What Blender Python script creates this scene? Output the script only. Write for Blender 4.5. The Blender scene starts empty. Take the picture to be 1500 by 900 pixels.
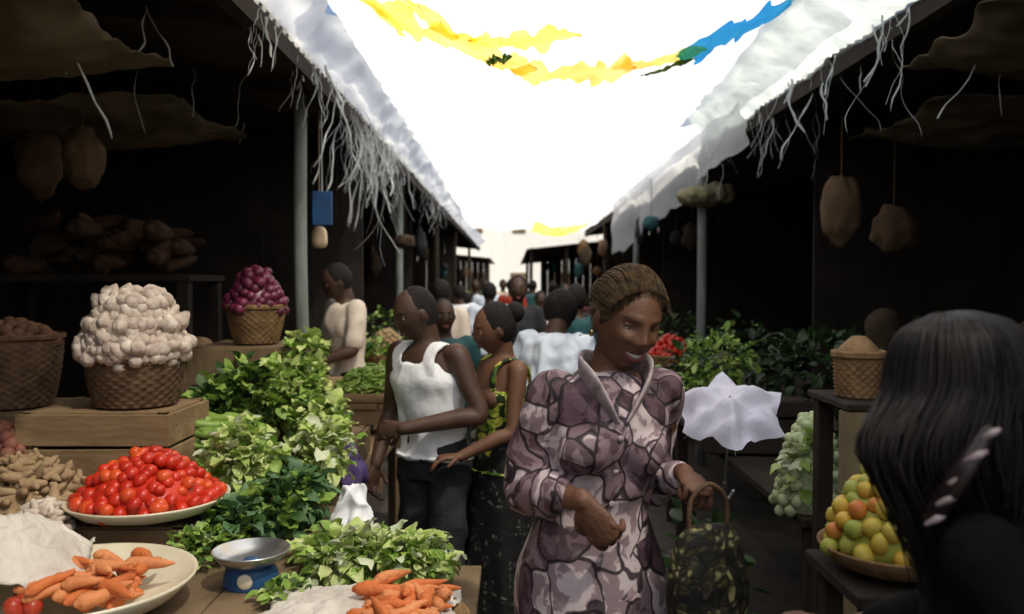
import bpy, math, random
from mathutils import Vector, Matrix, noise, Euler
random.seed(7)
R=random.random
def U(a,b): return a+(b-a)*R()
sc=bpy.context.scene
# ---------------------------------------------------------------- materials
def newmat(name):
    m=bpy.data.materials.new(name); m.use_nodes=True
    nt=m.node_tree; nt.nodes.clear()
    o=nt.nodes.new('ShaderNodeOutputMaterial'); return m,nt,o
def ramp(nt,stops):
    r=nt.nodes.new('ShaderNodeValToRGB'); e=r.color_ramp.elements
    while len(e)<len(stops): e.new(.5)
    for i,(p,c) in enumerate(stops):
        e[i].position=p; e[i].color=(*c,1)
    return r
def pmat(name,c1,c2=None,scale=12,rough=.7,bump=.3,bscale=None,spec=.3,metal=0,detail=6,c3=None,stretch=None,sss=0):
    m,nt,o=newmat(name); c2=c2 or tuple(x*.6 for x in c1)
    b=nt.nodes.new('ShaderNodeBsdfPrincipled')
    tc=nt.nodes.new('ShaderNodeTexCoord'); mp=nt.nodes.new('ShaderNodeMapping')
    nt.links.new(tc.outputs['Object'],mp.inputs[0])
    if stretch: mp.inputs['Scale'].default_value=stretch
    n=nt.nodes.new('ShaderNodeTexNoise'); n.inputs['Scale'].default_value=scale; n.inputs['Detail'].default_value=detail
    nt.links.new(mp.outputs[0],n.inputs['Vector'])
    st=[(.3,c1),(.68,c2)] if not c3 else [(.3,c1),(.5,c2),(.7,c3)]
    r=ramp(nt,st); nt.links.new(n.outputs[0],r.inputs[0]); nt.links.new(r.outputs[0],b.inputs['Base Color'])
    b.inputs['Roughness'].default_value=rough; b.inputs['Metallic'].default_value=metal
    b.inputs['Specular IOR Level'].default_value=spec
    if bump:
        n2=nt.nodes.new('ShaderNodeTexNoise'); n2.inputs['Scale'].default_value=bscale or scale*4; n2.inputs['Detail'].default_value=5
        nt.links.new(mp.outputs[0],n2.inputs['Vector'])
        bp=nt.nodes.new('ShaderNodeBump'); bp.inputs['Strength'].default_value=bump; bp.inputs['Distance'].default_value=.01
        nt.links.new(n2.outputs[0],bp.inputs['Height']); nt.links.new(bp.outputs[0],b.inputs['Normal'])
    nt.links.new(b.outputs[0],o.inputs[0]); return m
def leafmat(name,c1,c2):
    m,nt,o=newmat(name)
    b=nt.nodes.new('ShaderNodeBsdfPrincipled'); b.inputs['Roughness'].default_value=.5
    t=nt.nodes.new('ShaderNodeBsdfTranslucent'); mx=nt.nodes.new('ShaderNodeMixShader'); mx.inputs[0].default_value=.25
    tc=nt.nodes.new('ShaderNodeTexCoord'); n=nt.nodes.new('ShaderNodeTexNoise'); n.inputs['Scale'].default_value=14
    nt.links.new(tc.outputs['Object'],n.inputs['Vector'])
    r=ramp(nt,[(.35,c1),(.65,c2)]); nt.links.new(n.outputs[0],r.inputs[0])
    nt.links.new(r.outputs[0],b.inputs['Base Color']); nt.links.new(r.outputs[0],t.inputs['Color'])
    nt.links.new(b.outputs[0],mx.inputs[1]); nt.links.new(t.outputs[0],mx.inputs[2]); nt.links.new(mx.outputs[0],o.inputs[0]); return m
def tarpmat(name,c,c2=None,trans=.85,clear=0.,scale=1.5):
    m,nt,o=newmat(name); c2=c2 or tuple(x*.85 for x in c)
    d=nt.nodes.new('ShaderNodeBsdfDiffuse'); t=nt.nodes.new('ShaderNodeBsdfTranslucent')
    tc=nt.nodes.new('ShaderNodeTexCoord'); n=nt.nodes.new('ShaderNodeTexNoise'); n.inputs['Scale'].default_value=scale; n.inputs['Detail'].default_value=8
    nt.links.new(tc.outputs['Object'],n.inputs['Vector'])
    r=ramp(nt,[(.35,c),(.7,c2)]); nt.links.new(n.outputs[0],r.inputs[0])
    nt.links.new(r.outputs[0],d.inputs[0]); nt.links.new(r.outputs[0],t.inputs[0])
    mx=nt.nodes.new('ShaderNodeMixShader'); mx.inputs[0].default_value=trans
    nt.links.new(d.outputs[0],mx.inputs[1]); nt.links.new(t.outputs[0],mx.inputs[2])
    if clear:
        tr=nt.nodes.new('ShaderNodeBsdfTransparent'); m2=nt.nodes.new('ShaderNodeMixShader'); m2.inputs[0].default_value=clear
        nt.links.new(mx.outputs[0],m2.inputs[1]); nt.links.new(tr.outputs[0],m2.inputs[2]); nt.links.new(m2.outputs[0],o.inputs[0])
    else: nt.links.new(mx.outputs[0],o.inputs[0])
    return m
def patternmat(name,light,mid,dark,scale=9,line=.06,rough=.75,fig=0):
    m,nt,o=newmat(name); b=nt.nodes.new('ShaderNodeBsdfPrincipled'); b.inputs['Roughness'].default_value=rough
    tc=nt.nodes.new('ShaderNodeTexCoord')
    nz=nt.nodes.new('ShaderNodeTexNoise'); nz.inputs['Scale'].default_value=6
    nt.links.new(tc.outputs['Object'],nz.inputs['Vector'])
    add=nt.nodes.new('ShaderNodeMixRGB'); add.blend_type='ADD'; add.inputs[0].default_value=.16
    nt.links.new(tc.outputs['Object'],add.inputs[1]); nt.links.new(nz.outputs['Color'],add.inputs[2])
    mp=nt.nodes.new('ShaderNodeMapping'); nt.links.new(add.outputs[0],mp.inputs[0])
    if fig: mp.inputs['Rotation'].default_value=(.3,.6,.2); mp.inputs['Scale'].default_value=(1,1,.6)
    v=nt.nodes.new('ShaderNodeTexVoronoi'); v.feature='DISTANCE_TO_EDGE'; v.inputs['Scale'].default_value=scale
    v2=nt.nodes.new('ShaderNodeTexVoronoi'); v2.inputs['Scale'].default_value=scale
    w=nt.nodes.new('ShaderNodeTexNoise'); w.inputs['Scale'].default_value=scale*(2.2 if fig else 3.2); w.inputs['Detail'].default_value=5
    for x in (v,v2,w): nt.links.new(mp.outputs[0],x.inputs['Vector'])
    r1=ramp(nt,[(.0,dark),(line*.6,dark),(line,light),(1,light)]); nt.links.new(v.outputs['Distance'],r1.inputs[0])
    sep=nt.nodes.new('ShaderNodeSeparateColor'); nt.links.new(v2.outputs['Color'],sep.inputs[0])
    r2=ramp(nt,[(.0,(1,1,1)),(.42,(1,1,1)),(.46,mid),(.80,mid),(.84,tuple(q*3.2 for q in dark)),(1,tuple(q*3.2 for q in dark))]) if fig else ramp(nt,[(.0,(1,1,1)),(.4,(1,1,1)),(.46,mid),(.72,mid),(.76,dark),(1,dark)])
    nt.links.new(sep.outputs[0],r2.inputs[0])
    r3=ramp(nt,[(.42,(1,1,1)),(.49,(1,1,1)),(.53,tuple(min(1,x*(.95 if fig else 1.6)) for x in mid))]); nt.links.new(w.outputs[0],r3.inputs[0])
    m1=nt.nodes.new('ShaderNodeMixRGB'); m1.blend_type='MULTIPLY'; m1.inputs[0].default_value=1
    m2=nt.nodes.new('ShaderNodeMixRGB'); m2.blend_type='MULTIPLY'; m2.inputs[0].default_value=.9
    nt.links.new(r1.outputs[0],m1.inputs[1]); nt.links.new(r2.outputs[0],m1.inputs[2])
    nt.links.new(m1.outputs[0],m2.inputs[1]); nt.links.new(r3.outputs[0],m2.inputs[2])
    nt.links.new(m2.outputs[0],b.inputs['Base Color'])
    n2=nt.nodes.new('ShaderNodeTexNoise'); n2.inputs['Scale'].default_value=30; n2.inputs['Detail'].default_value=4
    nt.links.new(tc.outputs['Object'],n2.inputs['Vector'])
    bp=nt.nodes.new('ShaderNodeBump'); bp.inputs['Strength'].default_value=.35; bp.inputs['Distance'].default_value=.012
    nt.links.new(n2.outputs[0],bp.inputs['Height']); nt.links.new(bp.outputs[0],b.inputs['Normal'])
    nt.links.new(b.outputs[0],o.inputs[0]); return m

skin=pmat('skin_brown',(.11,.048,.026),(.16,.075,.042),9,.55,.2,120,.4)
skin2=pmat('skin_dark',(.05,.025,.015),(.08,.04,.025),9,.55,.2,120,.4)
lip=pmat('lip',(.20,.06,.055),(.15,.04,.035),20,.4,0)
white_eye=pmat('eye_white',(.6,.56,.5),(.5,.46,.4),20,.2,0); iris=pmat('eye_iris',(.01,.006,.004),None,20,.1,0); teeth=pmat('teeth',(.8,.77,.7),None,20,.25,0)
hairm=pmat('hair_black',(.008,.007,.007),(.02,.015,.014),40,.7,.8,160,.2)
hairb=pmat('hair_brown',(.028,.016,.008),(.13,.08,.035),26,.75,1.0,130,.2,stretch=(2.5,.6,2.5))
hairgl=pmat('hair_strand',(.004,.003,.003),(.012,.008,.007),30,.45,0,None,.25,stretch=(1,1,.1))
lace=patternmat('printed_cotton',(.56,.46,.47),(.44,.36,.40),(.055,.035,.045),15,.05,fig=1)
lace2=patternmat('printed_cotton_skirt',(.54,.45,.46),(.42,.35,.38),(.055,.035,.045),12,.05,fig=1)
collarm=pmat('collar_cotton',(.54,.45,.45),(.28,.22,.24),34,.8,.3,60)
tank=pmat('tank_cotton',(.85,.85,.86),(.75,.76,.8),8,.85,.3,40)
shirtw=pmat('pale_blue_shirt',(.72,.78,.88),(.6,.68,.82),5,.85,.3,40)
creamsh=pmat('cream_shirt',(.75,.66,.55),(.6,.5,.42),5,.85,.3,40)
darkcl=pmat('dark_trousers',(.018,.02,.022),(.035,.035,.04),8,.85,.4,50)
blackcl=pmat('black_cloth',(.004,.004,.005),(.008,.007,.008),8,.9,.4,50,.1)
tealcl=pmat('teal_cloth',(.02,.07,.08),(.03,.1,.11),8,.8,.3)
greenpr=patternmat('green_print',(.55,.5,.06),(.12,.3,.06),(.015,.05,.03),20,.05)
dotpr=patternmat('dotted_print',(.16,.17,.15),(.03,.04,.04),(.008,.008,.01),34,.3)
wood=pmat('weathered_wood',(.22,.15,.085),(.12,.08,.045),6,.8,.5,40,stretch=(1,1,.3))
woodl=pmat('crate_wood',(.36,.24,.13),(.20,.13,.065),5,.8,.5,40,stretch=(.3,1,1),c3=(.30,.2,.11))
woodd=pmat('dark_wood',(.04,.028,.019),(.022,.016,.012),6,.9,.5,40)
pole=pmat('grey_pole',(.24,.27,.25),(.13,.14,.13),8,.7,.4,50,stretch=(1,1,.3))
rust=pmat('rusty_corrugated_metal',(.08,.055,.038),(.035,.027,.022),3,.8,.3,30)
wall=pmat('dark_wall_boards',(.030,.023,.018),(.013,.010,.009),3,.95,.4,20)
wick=pmat('wicker',(.36,.22,.10),(.17,.095,.045),18,.75,.4,70)
wickd=pmat('wicker_dark',(.17,.10,.055),(.08,.045,.025),18,.75,.4,70)
groundm=pmat('packed_mud',(.055,.045,.036),(.03,.025,.02),2,.8,.5,18,c3=(.08,.068,.055))
tomato=[pmat('tomato_red',(.62,.035,.012),(.42,.02,.01),6,.32,0,None,.4),pmat('tomato_orange',(.70,.10,.02),(.55,.05,.015),6,.32,0,None,.4)]
carrot=[pmat('carrot_orange',(.66,.19,.05),(.48,.12,.035),14,.65,.4,90),pmat('carrot_pale',(.70,.28,.11),(.52,.17,.06),14,.65,.4,90)]
garlic=pmat('garlic_skin',(.70,.62,.52),(.40,.30,.25),22,.6,.5,60)
onion=pmat('red_onion',(.17,.022,.055),(.085,.012,.036),14,.35,.1,50,.4)
ginger=pmat('ginger_root',(.42,.30,.17),(.26,.17,.09),12,.85,.5,60)
enamel=pmat('enamel_tray',(.78,.72,.55),(.60,.53,.38),5,.35,.05,30,.5)
wcloth=pmat('white_sackcloth',(.70,.65,.58),(.50,.45,.39),6,.9,.6,60)
umb=pmat('umbrella_fabric',(.80,.78,.88),(.68,.67,.80),4,.7,.15,40)
metal=pmat('steel',(.6,.6,.6),(.45,.45,.46),10,.28,.05,60,.5,metal=.9)
bluep=pmat('blue_enamel',(.02,.09,.22),(.03,.06,.16),8,.4,.1)
mango=[pmat('mango_yellow',(.66,.38,.05),(.50,.42,.07),12,.4,.1),pmat('mango_red',(.55,.14,.04),(.6,.32,.05),12,.4,.1),pmat('mango_green',(.28,.34,.06),(.42,.40,.07),12,.4,.1)]
gegg=pmat('garden_egg',(.62,.66,.45),(.42,.52,.25),10,.35,.05)
lf_l=leafmat('leaf_light',(.42,.56,.12),(.62,.70,.30)); lf_m=leafmat('leaf_mid',(.19,.33,.045),(.33,.48,.10)); lf_d=leafmat('leaf_dark',(.025,.07,.015),(.06,.13,.03)); lf_b=leafmat('leaf_bluish',(.07,.16,.06),(.13,.24,.10)); lf_w=leafmat('leaf_pale',(.60,.66,.42),(.72,.76,.55))
lf_x=leafmat('leaf_shade',(.014,.034,.008),(.03,.06,.015))  # darker copy of the leaf greens, right-stall shade put into the colour
t_white=tarpmat('white_plastic_sheet',(.98,.98,.98),(.95,.96,.96),.9,.36)
t_curt=tarpmat('white_hanging_plastic',(.97,.98,.98),(.88,.9,.92),.6,.1,3)
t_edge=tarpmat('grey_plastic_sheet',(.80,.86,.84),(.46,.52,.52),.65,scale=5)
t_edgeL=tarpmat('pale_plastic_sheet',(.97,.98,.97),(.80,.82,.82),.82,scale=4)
t_yel=tarpmat('yellow_plastic_sheet',(.98,.60,.01),(.99,.90,.25),.85,.12,scale=4.5)
t_blue=tarpmat('blue_plastic_sheet',(.02,.20,.62),(.05,.4,.7),.7)
t_brown=tarpmat('brown_canvas',(.28,.23,.16),(.11,.09,.06),.25,scale=3)
shred=tarpmat('plastic_shreds',(.88,.9,.9),(.68,.7,.72),.5,scale=9)
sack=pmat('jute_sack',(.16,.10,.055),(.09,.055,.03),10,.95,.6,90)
purple=pmat('purple_cloth',(.10,.06,.19),(.06,.04,.13),8,.8,.3)
redm=pmat('red_pepper',(.4,.03,.02),(.3,.05,.02),10,.3,0)
gold=pmat('gold',(.8,.5,.15),None,10,.25,0,metal=1)

# ---------------------------------------------------------------- geometry
def cr(p0,p1,p2,p3,t):
    return .5*((2*p1)+(-p0+p2)*t+(2*p0-5*p1+4*p2-p3)*t*t+(-p0+3*p1-3*p2+p3)*t**3)
def interp(seq,sub):
    out=[];n=len(seq)
    for i in range(n-1):
        a=seq[max(i-1,0)];b=seq[i];c=seq[i+1];d=seq[min(i+2,n-1)]
        for k in range(sub):
            t=k/sub; out.append([cr(a[j],b[j],c[j],d[j],t) for j in range(len(b))])
    out.append(list(seq[-1])); return out
def sweep(pts,radii,seg=12,sub=4,ref=(0,0,1),cap=True):
    rr=[(r,r) if not isinstance(r,(tuple,list)) else tuple(r) for r in radii]
    s=interp([(*p,*q) for p,q in zip(pts,rr)],sub) if sub>1 else [(*p,*q) for p,q in zip(pts,rr)]
    P=[Vector(x[:3]) for x in s]; Q=[(max(x[3],1e-4),max(x[4],1e-4)) for x in s]
    T=[(P[min(i+1,len(P)-1)]-P[max(i-1,0)]).normalized() for i in range(len(P))]
    if cap:
        a=(Q[0][0]+Q[0][1])/2; b=(Q[-1][0]+Q[-1][1])/2
        P=[P[0]-T[0]*a*.9,P[0]-T[0]*a*.6]+P+[P[-1]+T[-1]*b*.6,P[-1]+T[-1]*b*.9]
        Q=[(Q[0][0]*.4,Q[0][1]*.4),(Q[0][0]*.8,Q[0][1]*.8)]+Q+[(Q[-1][0]*.8,Q[-1][1]*.8),(Q[-1][0]*.4,Q[-1][1]*.4)]
        T=[T[0]]*2+T+[T[-1]]*2
    n=Vector(ref); n=n-T[0]*n.dot(T[0])
    if n.length<1e-3: n=T[0].orthogonal()
    n.normalize(); V=[];F=[]
    for p,q,t in zip(P,Q,T):
        n=(n-t*n.dot(t)); 
        if n.length<1e-4: n=t.orthogonal()
        n.normalize(); b=t.cross(n)
        for k in range(seg):
            a=2*math.pi*k/seg; V.append(p+b*(math.cos(a)*q[0])+n*(math.sin(a)*q[1]))
    m=len(P)
    for i in range(m-1):
        for k in range(seg):
            k2=(k+1)%seg; F.append((i*seg+k,i*seg+k2,(i+1)*seg+k2,(i+1)*seg+k))
    F.append(tuple(range(seg-1,-1,-1))); F.append(tuple((m-1)*seg+k for k in range(seg)))
    return V,F
def loft(rings,seg=36,sub=4,fn=None):
    s=interp(rings,sub); V=[];F=[]
    for r in s:
        for k in range(seg):
            a=2*math.pi*k/seg; f=fn(a,r[2]) if fn else 1
            V.append(Vector((r[0]+math.cos(a)*r[3]*f,r[1]+math.sin(a)*r[4]*f,r[2])))
    m=len(s)
    for i in range(m-1):
        for k in range(seg):
            k2=(k+1)%seg; F.append((i*seg+k,i*seg+k2,(i+1)*seg+k2,(i+1)*seg+k))
    F.append(tuple(range(seg-1,-1,-1))); F.append(tuple((m-1)*seg+k for k in range(seg)))
    return V,F
_ico={}
def ico(sub):
    if sub not in _ico:
        import bmesh
        bm=bmesh.new(); bmesh.ops.create_icosphere(bm,subdivisions=sub,radius=1)
        bm.verts.index_update(); _ico[sub]=([v.co.copy() for v in bm.verts],[tuple(v.index for v in f.verts) for f in bm.faces]); bm.free()
    return _ico[sub]
def ell(c,s,sub=2,rot=None,fn=None):
    V,F=ico(sub); M=rot.to_matrix() if rot else Matrix.Identity(3); c=Vector(c)
    if not isinstance(s,(tuple,list)): s=(s,s,s)
    out=[]
    for v in V:
        f=fn(v) if fn else 1
        out.append(c+M@Vector((v.x*s[0]*f,v.y*s[1]*f,v.z*s[2]*f)))
    return out,F
def box(c,s,rot=None,bev=.0):
    import bmesh
    bm=bmesh.new(); bmesh.ops.create_cube(bm,size=1)
    for v in bm.verts: v.co=Vector((v.co.x*s[0],v.co.y*s[1],v.co.z*s[2]))
    if bev: bmesh.ops.bevel(bm,geom=bm.edges[:],offset=bev,segments=1,affect='EDGES')
    bm.verts.index_update(); M=rot.to_matrix() if rot else Matrix.Identity(3); c=Vector(c)
    r=([c+M@v.co for v in bm.verts],[tuple(v.index for v in f.verts) for f in bm.faces]); bm.free(); return r
class MB:
    def __init__(s): s.v=[];s.f=[];s.m=[]
    def add(s,g,m=0,M=None):
        o=len(s.v); V,F=g
        s.v.extend([M@Vector(v) for v in V] if M else V)
        s.f.extend([tuple(i+o for i in f) for f in F]); s.m.extend([m]*len(F)); return s
    def build(s,name,mats,parent=None,smooth=True,loc=None):
        me=bpy.data.meshes.new(name)
        off=Vector(loc) if loc else None
        me.from_pydata([(v-off)[:] if off else v[:] for v in s.v],[],s.f)
        for x in (mats if isinstance(mats,list) else [mats]): me.materials.append(x)
        me.polygons.foreach_set('material_index',s.m)
        me.polygons.foreach_set('use_smooth',[smooth]*len(s.f)); me.update()
        o=bpy.data.objects.new(name,me); sc.collection.objects.link(o)
        if loc: o.location=loc
        if parent: o.parent=parent
        return o
def empty(name,loc=(0,0,0),yaw=0,s=1):
    e=bpy.data.objects.new(name,None); e.empty_display_size=.1; sc.collection.objects.link(e)
    e.location=loc; e.rotation_euler=(0,0,yaw); e.scale=(s,s,s); return e
def remesh(geos,vox,it=3,disp=None):
    mb=MB()
    for g in geos: mb.add(g)
    o=mb.build('tmp',[]); 
    m=o.modifiers.new('r','REMESH'); m.mode='VOXEL'; m.voxel_size=vox
    if it: k=o.modifiers.new('s','SMOOTH'); k.factor=.5; k.iterations=it
    dg=bpy.context.evaluated_depsgraph_get(); dg.update(); ev=o.evaluated_get(dg); me=ev.to_mesh()
    V=[]
    for v in me.vertices:
        p=v.co.copy()
        if disp: p=p+v.normal*disp(p)
        V.append(p)
    F=[tuple(p.vertices) for p in me.polygons]
    ev.to_mesh_clear(); d=o.data; bpy.data.objects.remove(o); bpy.data.meshes.remove(d)
    return V,F
# ---------------------------------------------------------------- people
def g2(dx,dz,sx,sz): return math.exp(-(dx/sx)**2-(dz/sz)**2)
def headgeo(sub,smile=0):
    V,F=ico(sub); out=[]
    for n in V:
        x,y,z=n.x*.074,n.y*.096,n.z*.116
        if n.z<0:
            t=-n.z; x*=1-.30*t**1.6
            if n.y>0: y*=1-.5*t
        if n.y<0:
            w=min(1,-n.y*2.2); d=0
            ax=abs(x)
            d+=.017*g2(x,z+.022,.011,.013)+.009*g2(ax-.012,z+.028,.008,.008)+.010*g2(x,z+.002,.009,.022)
            d-=.012*g2(ax-.031,z-.008,.016,.012); d+=.006*g2(ax-.025,z-.028,.022,.008)
            d+=(.006+.006*smile)*g2(ax-.042,z+.022,.016,.014)
            d+=.007*g2(x,z+.056,.026,.018)
            d+=.005*g2(x,z+.050,.020+.004*smile,.004)+.006*g2(x,z+.067,.017,.005)-.006*g2(x,z+.059,.022+.004*smile,.0035)
            d-=.004*g2(x,z+.080,.02,.006); d+=.008*g2(x,z+.094,.018,.012)
            y-=d*w
        out.append(Vector((x,y,z)))
    return out,F
def fronty(V,x,z):
    b=None;bd=9
    for v in V:
        if v.y<0:
            d=(v.x-x)**2+(v.z-z)**2
            if d<bd: bd=d;b=v
    return b.y
def hand(w,f,n,side,curl=.6,seg=8,k=1.0):
    w=Vector(w);f=Vector(f).normalized();n=Vector(n);n=(n-f*n.dot(f)).normalized();s=f.cross(n)*side
    palm=sweep([w-f*.01,w+f*.02*k,w+f*.055*k,w+f*.088*k],[(.024,.018),(.03*k,.017),(.039*k,.016),(.037*k,.012)],14,4,ref=n)
    thm=sweep([w+f*.02*k,w+f*.035*k+s*.025*k],[.016,.013],10,3)
    fing=[]
    for i,(o,L) in enumerate(zip((.030,.010,-.010,-.029),(.068,.078,.072,.056))):
        p=w+f*.082*k+s*o*k; pts=[p-f*.012,p];a=.12+i*.05
        for j,fr in enumerate((.44,.31,.25)):
            a+=curl*(.75,1.0,.7)[j]*(1+.12*i)*.75
            dd=(f*math.cos(a)+n*math.sin(a)+s*o*2.2).normalized(); p=p+dd*L*fr*k; pts.append(p)
        fing.append(sweep(pts,[.0085*k,.0095*k,.0082*k,.0075*k,.006*k],seg,3))
    p=w+f*.022*k+s*.024*k; pts=[p-s*.01,p]
    for j,L in enumerate((.036,.028)):
        a=.5+curl*.5*j; dd=(f*.75+s*(.75-.5*j)+n*a*.8).normalized(); p=p+dd*L*k; pts.append(p)
    fing.append(sweep(pts,[.011*k,.0125*k,.010*k,.0075*k],seg,3))
    return [palm,thm],fing
def person(name,loc,yaw,s=1,fem=True,hr=(0,0,0),arms=None,top='shirt',sleeve=.9,bottom='skirt',hair='short',mats=None,vox=.008,hsub=4,lean=(0,0),smile=0,hem=.12,legs=None,wr=.006,tophem=.84,skinm=None,loose=.018,sr=1.0):
    skinm=skinm or skin
    e=empty(name,loc,math.radians(yaw),s)
    lx,ly=lean
    def L(p):
        t=max(0,min(1.2,(p[2]-.95)/.42)); return Vector((p[0]+lx*t,p[1]+ly*t,p[2]-abs(ly)*t*.25))
    wid=.15 if fem else .178
    rings=[(0,0,.80,.145,.10),(0,.01,.90,.165 if fem else .155,.122),(0,0,1.02,.120 if fem else .14,.098),(0,0,1.12,.126 if fem else .15,.10),(0,-.008,1.22,.143 if fem else .168,.112),(0,0,1.31,wid-.007,.098),(0,.005,1.36,wid-.03,.08),(0,.01,1.395,.06,.055)]
    def lr(rs,inf=0,infy=None):
        return [(*L((r[0],r[1],r[2]))[:2],r[2]-abs(ly)*max(0,(r[2]-.95)/.42)*.25,r[3]+inf,r[4]+(inf if infy is None else infy)) for r in rs]
    body=[loft(lr(rings))]
    if fem:
        for sx in(-1,1): body.append(ell(L((sx*.065,-.080,1.215)),(.058,.050,.056),3))
    arms=arms or {}
    ad=[]; fing=[]
    for sx in(-1,1):
        sh=L((sx*(wid+.002),.005,1.34))
        a=arms.get(sx,{'el':(sx*.215,.03,1.08),'wr':(sx*.22,-.04,.86),'f':(0,-.1,-1),'n':(-sx,0,0)})
        el=Vector(a['el']);w=Vector(a['wr']); ad.append((sx,sh,el,w))
        u=.050 if not fem else .042
        body.append(sweep([sh-Vector((sx*.03,0,-.005)),sh,(sh+el)/2,el,el.lerp(w,.3),w],[u,u*1.05,u*.9,u*.76,u*.82,.024 if fem else .028],14,5))
        pl,fg=hand(w,a['f'],a['n'],sx*a.get('flip',1),a.get('curl',.5),8,a.get('k',.97 if fem else 1.08))
        body+=pl; fing+=fg
    piv=L((0,.008,1.425)); Rm=Euler((math.radians(hr[0]),math.radians(hr[2]),math.radians(hr[1])),'XYZ').to_matrix().to_4x4()
    HM=Matrix.Translation(piv)@Rm@Matrix.Translation((0,-.018,.108))
    body.append(sweep([L((0,.012,1.36)),L((0,.01,1.40)),piv+Vector((0,0,.0)),HM@Vector((0,.018,-.05))],[.060,.05,.047,.048] if fem else [.072,.06,.056,.056],16,4))
    HV,HF=headgeo(hsub,smile)
    body.append(([HM@v for v in HV],HF))
    for sx in(-1,1):
        body.append(([HM@v for v in ell((sx*.074,.008,-.008),(.009,.018,.030),2,Euler((0.15,0,sx*.35)))[0]],ico(2)[1]))
    if legs is None: legs={sx:((sx*.085,0,.86),(sx*.095,-.02,.46),(sx*.095,.02,.09)) for sx in(-1,1)}
    for sx in(-1,1):
        h,k,an=[Vector(p) for p in legs[sx]]
        body.append(sweep([h,h.lerp(k,.5),k,k.lerp(an,.35)+Vector((0,.012,0)),an],[.08,.068,.052,.052,.034],14,4))
        body.append(sweep([an+Vector((0,.03,-.05)),an+Vector((0,-.05,-.045)),an+Vector((0,-.15,-.065)),an+Vector((0,-.19,-.068))],[(.032,.03),(.036,.034),(.042,.022),(.03,.014)],12,3))
    mb=MB(); mb.add(remesh(body,vox,3))
    for f in fing: mb.add(f)
    mb.build('body',[skinm],e)
    fb=MB()
    for sx in(-1,1):
        y=fronty(HV,sx*.031,.006)
        fb.add(ell((sx*.031,y+.0075,.005),(.0145,.0115,.0105),2),0,HM)
        fb.add(ell((sx*.031+.0,y-.0015,.002),(.0052,.003,.0055),2),1,HM)
        fb.add(ell((sx*.031,y+.0065,.0105),(.0165,.0125,.0095),2),2,HM)
        fb.add(sweep([(sx*.014,y-.005,.026),(sx*.030,y-.0075,.031),(sx*.047,y+.003,.026)],[(.0015,.003),(.002,.0035),(.001,.002)],6,4),3,HM)
    yl=fronty(HV,0,-.059); w=.022+.006*smile; up=.006*smile
    g=.003*smile
    fb.add(sweep([(-w,yl+.010,-.058+up),(-w*.5,yl-.002,-.0535+g),(0,yl-.004,-.0545+g),(w*.5,yl-.002,-.0535+g),(w,yl+.010,-.058+up)],[.0015,.0042,.0042,.0042,.0015],8,4),4,HM)
    fb.add(sweep([(-w,yl+.010,-.058+up),(-w*.5,yl-.001,-.0635-g),(0,yl-.004,-.066-g),(w*.5,yl-.001,-.0635-g),(w,yl+.010,-.058+up)],[.0015,.005,.006,.005,.0015],8,4),4,HM)
    if smile: fb.add(sweep([(-w*.8,yl+.004,-.057+up*.7),(0,yl-.0045,-.0595),(w*.8,yl+.004,-.057+up*.7)],[(.002,.003),(.003,.0068),(.002,.003)],8,5),5,HM)
    fb.build('face',[white_eye,iris,skinm,hairm,lip,teeth],e)
    hb=MB(); hm=hairm
    def rg(v): return 1+.03*noise.noise(v*5)+.02*noise.noise(v*14)
    if hair=='short': hb.add(ell((0,.016,.018),(.0795,.0915,.106),4,None,rg),0,HM)
    elif hair=='bald': hb.add(ell((0,.016,.013),(.0755,.0885,.107),4,None,lambda v:1+.010*noise.noise(v*20)),0,HM)
    elif hair=='bun':
        hb.add(ell((0,.018,.018),(.081,.092,.107),4,None,rg),0,HM); hb.add(ell((0,.115,.05),(.05,.045,.05),3,None,rg),0,HM)
    elif hair=='afro': hb.add(ell((0,.03,.03),(.10,.105,.115),4,None,lambda v:1+.07*noise.noise(v*6)+.04*noise.noise(v*16)),0,HM)
    elif hair=='scarf':
        hb.add(ell((0,.018,.022),(.080,.092,.106),4,None,lambda v:1+.015*abs(math.sin(v.z*12+v.y*4))),0,HM)
        hb.add(ell((.01,.115,.01),(.04,.03,.03),3,None,rg),0,HM)
    elif hair=='pulled':
        hm=hairb
        def pf(v):
            a=math.atan2(v.x,v.z); return 1+.012*math.sin(a*22+v.y*3)+.012*noise.noise(v*9)
        hb.add(ell((0,.014,.024),(.0815,.0975,.106),5,Euler((-.16,0,0)),pf),0,HM)
        hb.add(ell((0,.125,.03),(.045,.038,.042),4,None,rg),0,HM)
        for i in range(160):
            a=U(-1.5,1.5); z0=.115*math.cos(a)*.9; x0=.083*math.sin(a); 
            pts=[(x0*.95,-.055-.02*math.cos(a),z0*.62+.030),(x0*1.02,.0,z0*1.0+.030+U(0,.004)),(x0*.8,.085,z0*.7+.03),(U(-.02,.02),.125,.03+U(-.02,.02))]
            hb.add(sweep(pts,[.0007,.0018,.0018,.001],4,4,cap=False),0,HM)
        for sx in(-1,1): hb.add(ell((sx*.083,-.002,-.043),(.005,.005,.009),2),1,HM)
    if hair!='long' : hb.build('headscarf' if hair=='scarf' else 'hair',[hm,gold],e)
    m_top,m_bot=mats
    def wrk(p):
        q=Vector((p.x*7,p.y*7,p.z*5)); q2=q*2.6
        r=noise.noise(q+Vector((loc[0]*9,0,0)))
        return wr*(1.4*(1-abs(r)*2.2)-.7+.9*noise.noise(q2))
    cv=max(vox,.007)
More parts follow.
